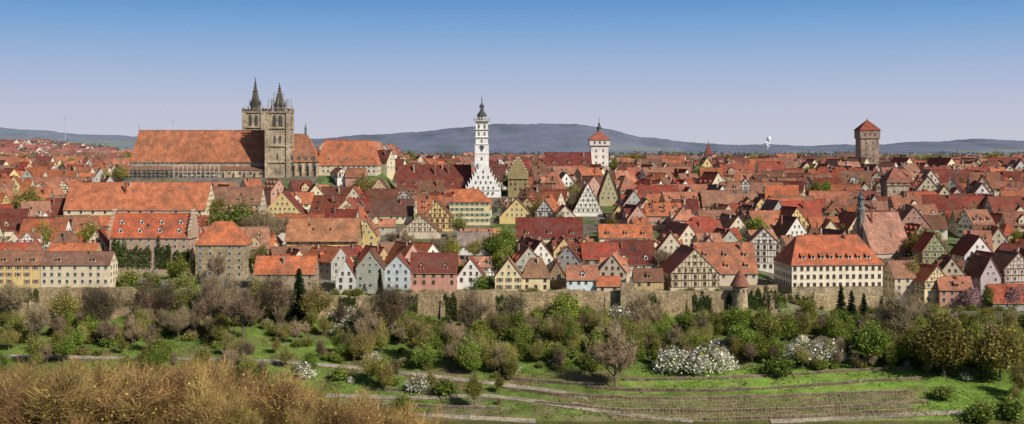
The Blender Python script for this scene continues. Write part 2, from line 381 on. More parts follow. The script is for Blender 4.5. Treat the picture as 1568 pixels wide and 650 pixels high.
mb.poly([(ax0-.3,ya-.5,za-.2),(x1,ya-.5,za-.2),(x1,yf,ze-3.4),(ax0-.3,yf,ze-3.4)],RF,(.26,.12,.08))
for i in range(13):
    x=lerp(ax0+3,x1-2.4,i/12)
    mb.box(x-2.9,x-2.1,ya-1.3,ya-.002,gb-14,za-1.2,ST,(.5,.4,.29))
    gothic(mb,(x,ya),(1,0),(0,-1),.3,gb+1.0,1.6,8.6 if za-gb>10.5 else za-gb-2,c=(.5,.42,.3))
x2=PX(441,d);x3=PX(487,d);x2r=PX(470,ym)
mb.box(x2,x3-.6,yf,yb,gb-14,ze,ST,SC)
zr2=PZ(205,d+13)
mb.poly([(x2-8,yf-.7,ze-.6),(x3,yf-.7,ze-.6),(x2r,ym,zr2),(x2-8,ym,zr2)],RF,(.32,.14,.085))
mb.poly([(x3,yf-.7,ze-.6),(x3,yb+.7,ze-.6),(x2r,ym,zr2)],RF,RC)
mb.poly([(x3,yb+.7,ze-.6),(x2-8,yb+.7,ze-.6),(x2-8,ym,zr2),(x2r,ym,zr2)],RF,RC)
for i in range(4):
    x=lerp(x2+2.2,x3-3.2,i/3)
    gothic(mb,(x,yf),(1,0),(0,-1),0,gb+3,1.5,10.,c=(.5,.42,.3))
    mb.box(x+1.7,x+2.5,yf-1.6,yf-.002,gb-14,ze-2.,ST,(.5,.4,.29))
xt=PX(468,ym)
mb.ring(xt,ym,[(.7,zr2-1),(.7,zr2+3),(1.,zr2+3.1),(.5,zr2+4.3),(.12,zr2+6),(0,zr2+9)],8,PT,(.12,.16,.14))
mb.ring(xr,ym,[(.15,zr-.5),(.1,zr+4),(0,zr+4.2)],6,PT,(.2,.2,.2))
BOXES.append((PX(340,d),d+10,62,22)); CLEAR.append((190,345,284,d));CLEAR.append((330,490,279,d))
def sj_tower(mb,u0,u1,vtop,vspire,dd,scaff=False):
    w=(u1-u0)*dd/F; cx=PX((u0+u1)/2,dd); cy=dd+w/2; zt=PZ(vtop,dd); zs=PZ(vspire,dd); h=w/2
    TC=(.46,.37,.26)
    zb=gb-14
    mb.box(cx-h+.5,cx+h-.5,cy-h+.5,cy+h-.5,zb,zt-.5,ST,TC)
    for sx in (-1,1):
        for sy in (-1,1):
            bx=cx+sx*(h-.9); by=cy+sy*(h-.9)
            mb.box(bx-1.1,bx+1.1,by-1.1,by+1.1,zb,zt-1.4,ST,tuple(c*1.05 for c in TC))
            mb.ring(bx,by,[(.7,zt-1.4),(.7,zt+1.4),(0,zt+4.2)],4,ST,TC,ph=math.pi/4)
    for zz in (zt-1.3,zt-11,zt-22,zt-32):
        mb.box(cx-h-.25,cx+h+.25,cy-h-.25,cy+h+.25,zz,zz+.55,ST,(.5,.41,.3))
    for n,t,p in (((0,-1),(1,0),(cx,cy-h+.5)),((1,0),(0,1),(cx+h-.5,cy)),((-1,0),(0,-1),(cx-h+.5,cy))):
        for s in (-1.9,1.9): gothic(mb,p,t,n,s,zt-9.6,1.9,7.2)
        for s in (-1.7,1.7): gothic(mb,p,t,n,s,zt-20,1.2,5.)
        gothic(mb,p,t,n,0,zt-30,1.,4.); facequad(mb,p,t,n,-1.7,1.7,zt-40,zt-35,.05,ST,(.33,.27,.2))
    mb.box(cx-h-.4,cx+h+.4,cy-h-.4,cy+h+.4,zt-.745,zt-.2,ST,(.36,.29,.22))
    for k in range(9):
        s=-h+w*k/8
        for a,b in ((cx+s,cy-h),(cx+s,cy+h),(cx-h,cy+s),(cx+h,cy+s)): mb.box(a-.16,a+.16,b-.16,b+.16,zt-.2,zt+1.2,ST,(.3,.25,.19))
    for (a,b,c2,d2) in ((cx-h-.3,cx+h+.3,cy-h-.3,cy-h+.1),(cx-h-.3,cx+h+.3,cy+h-.1,cy+h+.3)): mb.box(a,b,c2,d2,zt+1.2,zt+1.5,ST,(.38,.31,.23))
    DK=(.10,.09,.072); H=zs-zt; r=w*.23
    mb.ring(cx,cy,[(r,zt-.2),(r,zt+H*.2),(r*1.12,zt+H*.205),(r*.85,zt+H*.23),(r*.42,zt+H*.58),(r*.58,zt+H*.585),(r*.58,zt+H*.60),(r*.36,zt+H*.61),(.16,zt+H*.95),(.42,zt+H*.955),(.42,zt+H*.97),(0,zs)],8,ST,DK,ph=math.pi/8)
    for k in range(8):
        a=math.pi/8+math.pi/4*k; a2=a+math.pi/8
        n=(math.cos(a2),math.sin(a2)); t=(-n[1],n[0]); ap=r*math.cos(math.pi/8)
        gothic(mb,(cx+n[0]*ap,cy+n[1]*ap),t,n,0,zt+.8,.9,H*.16,c=(.28,.23,.17))
        mb.poly([(cx+n[0]*(ap+.2)-t[0]*.9,cy+n[1]*(ap+.2)-t[1]*.9,zt+H*.17),(cx+n[0]*(ap+.2)+t[0]*.9,cy+n[1]*(ap+.2)+t[1]*.9,zt+H*.17),(cx+n[0]*(ap+.05),cy+n[1]*(ap+.05),zt+H*.33)],ST,DK)
        mb.ring(cx+math.cos(a)*r*1.15,cy+math.sin(a)*r*1.15,[(.22,zt+H*.15),(.22,zt+H*.26),(0,zt+H*.38)],4,ST,DK)
        for j in range(9):
            f=j/9; rr=lerp(r*.84,.25,f)*(1 if j<4 else .9); zz=zt+H*lerp(.26,.93,f)
            X=cx+math.cos(a)*rr;Y=cy+math.sin(a)*rr; mb.box(X-.17,X+.17,Y-.17,Y+.17,zz,zz+.5,ST,(.17,.145,.11))
    if scaff:
        x_0=cx-w*.40;x_1=cx+w*.42;y_0=cy-w*.4;y_1=cy+w*.4
        scaffold(mb,x_0,x_1,y_0,y_0+1.2,zt,zt+H*.38); scaffold(mb,x_0,x_1,y_1-1.2,y_1,zt,zt+H*.38)
        scaffold(mb,x_0+3,x_1-3,y_0+2.2,y_0+3.2,zt+H*.36,zt+H*.62)
sj_tower(mb,371,404,170,118,d+28)
sj_tower(mb,406,443,170,126,d-6,True)
scaffold(mb,PX(190,d),PX(272,d),ya-4.6,ya-3.,gb-8,ze-1); scaffold(mb,PX(272,d),PX(340,d),ya-3.8,ya-2.4,gb-8,ze-3.5,(.6,.58,.53))
for k in range(5):
    u=284+k*11; mb.box(PX(u,d),PX(u+7,d),ya-2.3,ya-2.25,gb-6,ze-8,PT,(.55,.53,.5))
mb.obj('gothic_church_with_twin_towers')
hero('school_with_orange_roof',484,578,216,252,745,'E',18,BEI,(.50,.175,.09),inset=4,vb=262,dorm=3,dst='gable',rot=-3)
# ------------------------------------------------------------ town hall
d=738.
mb=MB()
W=54*d/F; cx=PX(740,d); zap=PZ(249,d); ze=PZ(292,d); TW=(.88,.87,.84)
L=40
mb.T(cx,d+L/2,0,math.pi/2)
g=gz(cx,d)-4
a=L/2;b=W/2
facequad(mb,(-a,0),(0,-1),(-1,0),-b,b,g,ze,0,PLS,TW)
for sg in(-1,1): mb.poly([(-a,sg*b,g),(a,sg*b,g),(a,sg*b,ze),(-a,sg*b,ze)],PLS,TW)
n=8;zp=ze
for i in range(n):
    z1=ze+(zap-ze)*(i+1)/n; hw=b*(1-i/n)*.96+.2
    mb.box(-a-.5,-a+.5,-hw,hw,zp,z1,PLS,TW); 
    for sg in(-1,1):
        mb.box(-a-.45,-a+.45,sg*hw-.22,sg*hw+.22,z1+.002,z1+1.2,PLS,TW)
    zp=z1
for f in range(7):
    zz=g+6+f*3.3; hw=b if zz<ze else b*(1-(zz-ze)/(zap-ze))
    k=int((hw*2-2)/3.4)
    for i in range(k): window(mb,(-a-.5,0),(0,-1),(-1,0),(i-(k-1)/2)*3.1,zz,w=.9,h=1.5,fc=(.62,.58,.5))
for sg in (-1,1):
    mb.poly([(-a+.5,sg*(b+.6),ze-.8),(a,sg*(b+.6),ze-.8),(a,0,zap-2),(-a+.5,0,zap-2)],RF,DRED)
mb.poly([(a,-b,ze),(a,b,ze),(a,0,zap-2)],PLS,TW)
mb.T(0,0,0,0)
w=21*d/F;h=w/2; tcx=PX(737.5,d); tcy=d+h+2
zt=PZ(186,d)
mb.box(tcx-h,tcx+h,tcy-h,tcy+h,g,PZ(222,d),PLS,TW)
mb.box(tcx-h+.5,tcx+h-.5,tcy-h+.5,tcy+h-.5,PZ(222,d)+.4,zt,PLS,TW)
mb.box(tcx-h-.3,tcx+h+.3,tcy-h-.3,tcy+h+.3,PZ(222,d),PZ(222,d)+.4,PLS,(.6,.58,.52))
for zz in (236,211,199):
    mb.box(tcx-h-.22,tcx+h+.22,tcy-h-.22,tcy+h+.22,PZ(zz,d),PZ(zz,d)+.35,PLS,(.68,.66,.6))
for nn,t,p in (((0,-1),(1,0),(tcx,tcy-h)),((1,0),(0,1),(tcx+h,tcy)),((-1,0),(0,-1),(tcx-h,tcy))):
    for v,ww,hh,off in ((246,1.1,2.2,0),(232,1.3,3,0),(219,1.,2.6,-.5),(208,1.,2.6,-.5),(197,1.2,3.2,-.5)):
        q=(p[0]+nn[0]*(off+.02),p[1]+nn[1]*(off+.02))
        for s in ((-1.8,1.8) if v<215 else (0,)): gothic(mb,q,t,nn,s,PZ(v,d),ww*.75,hh*.9,c=(.62,.6,.54))
cp=[(tcx+1.5*math.cos(k*math.pi/8),tcy-h+.35,PZ(226,d)+1.5*math.sin(k*math.pi/8)) for k in range(16)]
mb.poly([(x,y-.45,z) for x,y,z in cp],PT,(.12,.14,.2))
mb.box(tcx-h-.8,tcx+h+.8,tcy-h-.8,tcy+h+.8,zt,zt+.6,PLS,(.55,.52,.45))
for k in range(8):
    s=-h-.6+(w+1.2)*k/7
    for X,Y in((tcx+s,tcy-h-.6),(tcx+s,tcy+h+.6),(tcx-h-.6,tcy+s),(tcx+h+.6,tcy+s)): mb.box(X-.14,X+.14,Y-.14,Y+.14,zt+.6,zt+1.8,PT,(.4,.38,.33))
mb.box(tcx-h-.8,tcx+h+.8,tcy-h-.8,tcy-h-.5,zt+1.8,zt+2.05,PT,(.5,.47,.4))
DKM=(.07,.075,.075)
zz=lambda v:PZ(v,d)
mb.ring(tcx,tcy,[(2.9,zt+.6),(2.9,zz(178))],8,PLS,(.7,.68,.62),ph=math.pi/8)
for k in range(8):
    a2=math.pi/4*k; nn=(math.cos(a2),math.sin(a2)); ap=2.9*math.cos(math.pi/8)
    gothic(mb,(tcx+nn[0]*ap,tcy+nn[1]*ap),(-nn[1],nn[0]),nn,0,zt+.9,1.1,zz(178)-zt-1.5,c=(.5,.48,.42))
mb.ring(tcx,tcy,[(3.5,zz(178)),(3.5,zz(177.2)),(3.,zz(175)),(1.9,zz(171.5)),(1.5,zz(170)),(1.35,zz(169))],8,PT,DKM,ph=math.pi/8)
for k in range(8):
    a2=math.pi/4*k+math.pi/8; X=tcx+1.2*math.cos(a2);Y=tcy+1.2*math.sin(a2); mb.box(X-.18,X+.18,Y-.18,Y+.18,zz(169),zz(163.5),PT,DKM)
mb.ring(tcx,tcy,[(.5,zz(169)),(.5,zz(163.5))],6,PT,DKM)
mb.ring(tcx,tcy,[(1.8,zz(163.6)),(1.7,zz(162)),(.8,zz(159.5)),(.35,zz(158)),(.25,zz(153)),(.5,zz(152)),(.15,zz(151)),(0,zz(142))],8,PT,DKM,ph=math.pi/8)
mb.obj('town_hall_with_white_tower')
BOXES.append((cx,d+20,14,24)); CLEAR.append((712,768,309,d))
hero('town_hall_long_wing',608,720,253,289,742,'E',20,BEI,(.18,.045,.033),vb=294,dorm=6,chim=4)
hero('renaissance_gabled_hall',778,808,246,272,742,'G',26,(.34,.27,.14),BRN,vb=292,step=True,win=2.4)
hero('hall_with_dark_roof',836,906,234,254,850,'E',20,CREAM,(.15,.036,.03),vb=256,dorm=3)
hero('market_house',640,680,276,300,690,'E',14,BEI,BRN,vb=300,dorm=2)
# ------------------------------------------------------------ other towers
def gate_tower(name,u0,u1,vb,ve,vr,dd,wc,rc,lantern=None,wm=PLS,shaft=.86):
    mb=MB(); w=(u1-u0)*dd/F;h=w/2;cx=PX((u0+u1)/2,dd);cy=dd+h; g=gz(cx,cy)-3; ze=PZ(ve,dd);zr=PZ(vr,dd)
    zm=lerp(ze,PZ(vb,dd),.3)
    mb.box(cx-h*shaft,cx+h*shaft,cy-h*shaft,cy+h*shaft,g,zm,wm,wc)
    mb.box(cx-h,cx+h,cy-h,cy+h,zm+.3,ze,wm,tuple(c*.9 for c in wc)); mb.box(cx-h*.96,cx+h*.96,cy-h*.96,cy+h*.96,zm,zm+.3,ST,(.3,.22,.16))
    mb.ring(cx,cy,[(h*1.52,ze-.4),(h*1.47,ze+.1),(h*.8,lerp(ze,zr,.47)),(0.02,zr)],4,RF,rc,ph=math.pi/4)
    for nn,t,p,s in (((0,-1),(1,0),(cx,cy-h),1),((1,0),(0,1),(cx+h,cy),1),((-1,0),(0,-1),(cx-h,cy),1)):
        for q in (-.5,0,.5): window(mb,p,t,nn,q*h,lerp(zm,ze,.4),w=1.1,h=1.4,fc=(.3,.2,.14))
        p2=(p[0]-nn[0]*h*(1-shaft),p[1]-nn[1]*h*(1-shaft))
        z=zm-4
        while z>PZ(vb,dd)-3:
            for q in (-.35,.35): window(mb,p2,t,nn,q*h,z,w=.9,h=1.5,fc=(.4,.33,.25))
            z-=4.5
    if lantern:
        l0=ze+(zr-ze)*.72
        mb.ring(cx,cy,[(1.5,l0),(1.5,l0+3.2),(2.1,l0+3.3),(1.6,l0+4.6),(.5,l0+5.6),(.9,l0+6.5),(.2,l0+7.8),(.1,PZ(lantern,dd)-.5),(0,PZ(lantern,dd))],8,PT,(.07,.08,.08))
        for k in range(8):
            a=math.pi/4*k; nn=(math.cos(a+math.pi/8),math.sin(a+math.pi/8))
            gothic(mb,(cx+nn[0]*1.4,cy+nn[1]*1.4),(-nn[1],nn[0]),nn,0,l0+.6,.6,2.,c=(.3,.3,.28))
    else:
        mb.ring(cx,cy,[(.3,zr-.4),(.3,zr+.6),(.06,zr+.8),(0,zr+3)],6,PT,(.1,.1,.1))
    BOXES.append((cx,cy,h+2,h+2)); CLEAR.append((u0-3,u1+3,vb-2,dd))
    return mb.obj(name)
gate_tower('white_gate_tower',903,934,247,214,200,860,(.82,.76,.7),(.36,.11,.07),lantern=178)
gate_tower('stone_gate_tower',1317,1348,245,199,183,900,(.40,.29,.22),(.30,.075,.05),wm=ST,shaft=.9)
gate_tower('square_roofed_tower',1358,1394,300,279,254,700,(.45,.37,.28),(.30,.12,.08),wm=ST,shaft=.92)
gate_tower('spired_gate_turret',1080,1091,243,238,218,950,(.4,.3,.24),(.26,.07,.05),wm=ST)
gate_tower('small_gate_turret',786,796,250,243,236,900,(.5,.45,.4),DRED)
mb=MB();dd=568;cx=PX(1321,dd);cy=dd+3;Z=lambda v:PZ(v,dd)
mb.ring(cx,cy,[(2.,gz(cx,cy)-1),(2.,Z(322)),(2.3,Z(321.5)),(1.7,Z(318))],8,ST,(.24,.22,.2),ph=.39)
mb.ring(cx,cy,[(1.4,Z(319)),(1.4,Z(306)),(2.,Z(305.5)),(1.7,Z(302)),(.6,Z(299)),(.8,Z(297)),(.25,Z(293)),(0,Z(280))],8,PT,(.1,.11,.12),ph=.39)
for k in range(8):
    a=math.pi/4*k+.39+math.pi/8;nn=(math.cos(a),math.sin(a));gothic(mb,(cx+nn[0]*1.3,cy+nn[1]*1.3),(-nn[1],nn[0]),nn,0,Z(317),.6,2.6,c=(.3,.3,.3))
mb.obj('slender_church_steeple')
mb=MB();dd=473;cx=PX(1133,dd);Z=lambda v:PZ(v,dd)
mb.ring(cx,dd,[(3.3,gz(cx,dd-3)-2),(3.0,Z(437))],18,ST,(.45,.36,.23)); mb.ring(cx,dd,[(3.9,Z(438)),(3.8,Z(436.5)),(2.,Z(424)),(0.02,Z(411))],18,RF,(.30,.12,.08))
for k in (10,12,14,16): 
    a=2*math.pi*k/18+.17;nn=(math.cos(a),math.sin(a));window(mb,(cx+nn[0]*3.0,dd+nn[1]*3.),(-nn[1],nn[0]),nn,0,Z(447),w=.6,h=1.1,fc=(.2,.15,.1))
mb.ring(cx,dd,[(.12,Z(412)),(0,Z(407))],6,PT,(.1,.1,.1))
mb.obj('round_wall_turret')
# ------------------------------------------------------------ town wall
mb=MB()
def wall_run(mb,pts,th,col):
    for i in range(len(pts)-1):
        (x0,y0,t0),(x1,y1,t1)=pts[i],pts[i+1]
        b0=gz(x0,y0-1)-3;b1=gz(x1,y1-1)-3
        j=1+.18*noise.noise(Vector((x0/7,3,1))); cc=tuple(c*j for c in col)
        mb.poly([(x0,y0,b0),(x1,y1,b1),(x1,y1,t1),(x0,y0,t0)],ST,cc)
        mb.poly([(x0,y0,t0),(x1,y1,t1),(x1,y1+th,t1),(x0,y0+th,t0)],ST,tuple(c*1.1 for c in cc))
        mb.poly([(x1,y1+th,b1),(x0,y0+th,b0),(x0,y0+th,t0),(x1,y1+th,t1)],ST,cc)
pts=[];rw=random.Random(3)
u=-60
while u<1200:
    x=PX(u,474); v=446+4*nz(u,0,60,3)+rw.uniform(-1.2,1.2)
    if u<210: v-=5
    if 210<u<420: v+=5
    if 420<u<600: v+=8
    if 1140<u: v-=9
    pts.append((x,474.2,PZ(v,474))); u+=9
WC=(.40,.30,.18)
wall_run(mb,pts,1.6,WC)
for i in range(5,len(pts)-1,7):
    x,y,t=pts[i]; c=(.42,.32,.2)
    mb.poly([(x-.9,y-1.6,gz(x,y-2)-2),(x+.9,y-1.6,gz(x,y-2)-2),(x+.9,y-.003,t-1.5),(x-.9,y-.003,t-1.5)],ST,c)
    for s in(-.9,.9): mb.poly([(x+s,y-1.6,gz(x,y-2)-2),(x+s,y,gz(x,y-2)-2),(x+s,y,t-1.5)],ST,c)
mb.box(PX(950,472),PX(972,472),471,473.9,-75,PZ(434,472),ST,(.42,.32,.2))
mb.obj('town_wall')
mb=MB(); pts=[];u=1200
while u<1375: pts.append((PX(u,478),481.5,PZ(452+ (u>1300)*3+rw.uniform(-1,1),481))); u+=8
wall_run(mb,pts,1.5,(.46,.35,.21)); mb.obj('sandstone_retaining_wall')
mb=MB(); pts=[];u=1375
while u<1680: pts.append((PX(u,474),474.4,PZ(478+rw.uniform(-1,1)-3*(u<1460),474))); u+=9
wall_run(mb,pts,1.5,(.2,.17,.13)); mb.obj('garden_retaining_wall')
# ------------------------------------------------------------ generic houses
WP=[WHITE,WHITE,WHITE,CREAM,CREAM,CREAM,YEL,YEL,OCH,BEI,BEI,PINK,GREY,(.72,.66,.55),(.76,.72,.64),(.5,.47,.38)]
rg=random.Random(21)
cnt=0
y=493.
while y<1180:
    hwid=y*800/F+20
    x=-hwid+rg.uniform(0,10)
    stepx=lerp(15.,19,sst(500,1000,y))
    while x<hwid:
        X=x+rg.uniform(-2.5,2.5);Y=y+rg.uniform(-5,5)
        x+=stepx*rg.uniform(.75,1.35)
        if rg.random()<.07: continue
        L=rg.uniform(11,20);W=rg.uniform(9,13.5);he=rg.uniform(4.6,8.6);hr=W*rg.uniform(.5,.74)
        q=rg.random()
        if q<.12: L*=1.4;W*=1.2;hr=W*.62
        elif q<.28: L*=.65;W*=.75;he*=.7;hr=W*.55
        if Y>900: he=rg.uniform(3.5,6.5)
        ang=nz(X,Y,140,5)*70+rg.uniform(-14,14)+(90 if rg.random()<.5 else 0)
        r=math.radians(ang); ex=abs(L/2*math.cos(r))+abs(W/2*math.sin(r)); ey=abs(L/2*math.sin(r))+abs(W/2*math.cos(r))
        if any(abs(X-b[0])<ex*.8+b[2] and abs(Y-b[1])<ey*.8+b[3] for b in BOXES): continue
        g=gz(X,Y)-.5
        if Y-ey<479: continue
        vt=VV(g+he+hr,Y); us=(UU(X-ex,Y),UU(X+ex,Y)); bad=False
        for (a,b,vb,D) in CLEAR:
            if Y<D and us[1]>a+3 and us[0]<b-3 and vt<vb-4:
                need=(VH-(vb-4))*Y/F-g
                if need>6.5: 
                    k=need/(he+hr); he*=k;hr*=k;W*=max(.7,k); vt=VV(g+he+hr,Y)
                else: bad=True;break
        if bad: continue
        right=sst(850,1150,UU(X,Y)); zn=nz(X,Y,90,9)
        q=rg.random()+zn*.5
        if q<.24-.08*right: rc=ORA
        elif q<.38-.10*right: rc=SAL
        elif q<.52: rc=WEA
        elif q<.73: rc=RED
        elif q<.88: rc=DRED
        else: rc=BRN
        jj=rg.uniform(.72,1.15); rc=mixc(tuple(c*jj for c in rc),rg.choice([ORA,BRN,WEA,RED]),rg.uniform(0,.3))
        wc=rg.choice(WP); jj=rg.uniform(.85,1.08); wc=tuple(c*jj for c in wc)
        haze=.16*sst(700,1200,Y)
        rc=mixc(rc,(.30,.25,.27),haze); wc=mixc(wc,(.6,.6,.63),haze)  # aerial haze painted into roof and wall colours, stronger with distance
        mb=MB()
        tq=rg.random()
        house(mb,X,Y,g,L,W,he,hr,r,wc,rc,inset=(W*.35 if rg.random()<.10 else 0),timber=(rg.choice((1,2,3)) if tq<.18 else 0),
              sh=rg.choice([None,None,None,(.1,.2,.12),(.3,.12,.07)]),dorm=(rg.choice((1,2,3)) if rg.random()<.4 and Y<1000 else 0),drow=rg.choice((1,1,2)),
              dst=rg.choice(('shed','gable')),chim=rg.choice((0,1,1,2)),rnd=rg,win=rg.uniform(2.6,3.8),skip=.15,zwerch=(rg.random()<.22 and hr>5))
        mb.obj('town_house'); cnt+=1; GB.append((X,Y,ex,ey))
    y+=lerp(15.,22.,sst(560,1050,y))
print('houses',cnt)
mb=MB(); rs=random.Random(5)
for i in range(560):
    Y=rs.uniform(1180,2900); 
    if rs.random()<.6: X=PX(rs.uniform(-40,260),Y)
    else: X=PX(rs.uniform(260,1620),Y)
    g=gz(X,Y); L=rs.uniform(11,20);W=rs.uniform(9,12)
    if rs.random()<.08: L=45;W=18
    rc=mixc(rs.choice([ORA,RED,RED,RED,BRN]),(.34,.28,.3),.25); wc=mixc(rs.choice([WHITE,WHITE,CREAM,BEI]),(.6,.6,.64),.3)  # suburb colours paled towards grey as painted-in haze
    house(mb,X,Y,g,L,W,rs.uniform(4,7),W*.42,rs.uniform(0,3.14),wc,rc,win=3.5,chim=1,base=3,rnd=rs)
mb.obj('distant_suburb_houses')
# ------------------------------------------------------------ ground
xs=[-14000,-7000,-3500,-2400,-1800,-1400,-1000,-850,-700,-600,-520,-440]+[-380+4*i for i in range(191)]+[440,520,700,1000,1800,3500,7000,14000]
ys=[-60+10*i for i in range(44)]+[380+1.5*i for i in range(1,62)]+[473.6,478]+[484+9*i for i in range(70)]+[1130,1200,1300,1400,1550,1700,1900,2100,2400,2700,3000,3500,4000,5000,6000,7500,9000,12000,18000,30000,40000]
ys=sorted(set(ys))
def gcol(x,y):
    u=UU(x,max(y,1)); v=VV(gz(x,y),max(y,1))
    if y<382: return (.10,.10,.035)
    if y<474:
        n=nz(x,y,16,2); g=(.12,.18,.04); b=(.17,.135,.07)
        c=mixc(g,b,sst(-.1,.35,n))
        if u<640: c=mixc(c,(.16,.23,.05),.65*sst(-.05,.2,nz(x,y,22,8)))
        bright=sst(930,970,u)*(1-sst(1395,1425,u))*sst(564,570,v)*(1-sst(598,606,v))
        c=mixc(c,mixc((.15,.26,.04),(.2,.25,.07),sst(-.2,.4,nz(x,y,7,3))),bright*.9)
        vine=sst(800,840,u)*sst(602,608,v)*(1-sst(1410,1450,u))
        c=mixc(c,mixc((.16,.23,.055),(.22,.2,.1),sst(-.2,.4,nz(x*.25,y,4,1))),vine*.85)
        c=mixc(c,(.15,.25,.045),.85*sst(1400,1440,u)*sst(570,582,v))
        c=mixc(c,(.28,.23,.16),.7*sst(500,540,u)*(1-sst(760,800,u))*sst(590,610,v)*sst(-.1,.3,nz(x,y,8,5)))
        return c
    if y<1080:
        c=mixc((.17,.145,.12),(.11,.16,.05),sst(-.05,.2,nz(x,y,25,4)))
        return mixc(c,(.13,.2,.045),.9*sst(165,180,u)*(1-sst(295,310,u))*(1-sst(518,524,y)))
    k=(int(math.floor(x/260+math.sin(y/300.)*.4)),int(math.floor(y/(200+y*.05)))); h=random.Random(k[0]*131+k[1]*7).random()
    c=(.13,.22,.07) if h<.4 else ((.09,.13,.05) if h<.65 else (.28,.22,.15))
    return mixc(c,(.25,.28,.34),sst(1500,9000,y)*.85)  # far fields fade to blue: distance haze put into the ground colour
mv=[];mf=[];mc=[]
nx=len(xs)
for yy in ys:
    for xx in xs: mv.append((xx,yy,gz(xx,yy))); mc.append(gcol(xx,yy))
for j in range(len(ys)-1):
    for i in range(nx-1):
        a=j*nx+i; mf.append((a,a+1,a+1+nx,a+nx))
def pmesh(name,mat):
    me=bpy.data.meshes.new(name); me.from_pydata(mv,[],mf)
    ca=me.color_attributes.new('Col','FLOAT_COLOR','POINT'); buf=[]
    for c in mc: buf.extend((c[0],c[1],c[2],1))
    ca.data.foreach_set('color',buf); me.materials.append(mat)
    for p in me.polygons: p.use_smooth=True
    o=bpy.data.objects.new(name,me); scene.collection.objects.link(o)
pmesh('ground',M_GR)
HP=[(-900,196),(-400,190),(0,195),(60,200),(100,204),(200,209),(330,213),(430,215),(490,212),(560,207),(640,202),(700,196),(760,190.5),(830,189.5),(885,190.5),(930,198),(985,210),(1040,217),(1100,221),(1250,223),(1350,221),(1420,217),(1500,213),(1570,216),(1800,208),(2400,214)]
def hp(u):
    for i in range(len(HP)-1):
        if u<=HP[i+1][0]:
            a,b=HP[i],HP[i+1]; t=(u-a[0])/(b[0]-a[0]); t=t*t*(3-2*t)*.5+t*.5; return lerp(a[1],b[1],t)
    return HP[-1][1]
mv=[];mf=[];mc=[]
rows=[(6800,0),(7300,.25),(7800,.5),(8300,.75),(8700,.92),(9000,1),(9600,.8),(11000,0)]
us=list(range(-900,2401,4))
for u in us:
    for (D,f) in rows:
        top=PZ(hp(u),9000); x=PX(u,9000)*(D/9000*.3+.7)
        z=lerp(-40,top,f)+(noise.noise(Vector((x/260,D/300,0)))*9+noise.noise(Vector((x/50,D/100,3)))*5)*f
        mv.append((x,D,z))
        c=(.165,.19,.26)  # blue-grey hill tones carry the aerial haze in their base colour
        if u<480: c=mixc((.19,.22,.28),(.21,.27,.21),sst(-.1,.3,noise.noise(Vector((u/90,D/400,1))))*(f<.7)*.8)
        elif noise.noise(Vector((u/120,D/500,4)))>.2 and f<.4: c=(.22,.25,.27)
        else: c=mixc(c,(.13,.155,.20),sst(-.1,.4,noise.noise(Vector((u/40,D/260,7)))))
        mc.append(c)
nr=len(rows)
for i in range(len(us)-1):
    for j in range(nr-1):
        a=i*nr+j; mf.append((a,a+nr,a+nr+1,a+1))
pmesh('hills',M_HL)
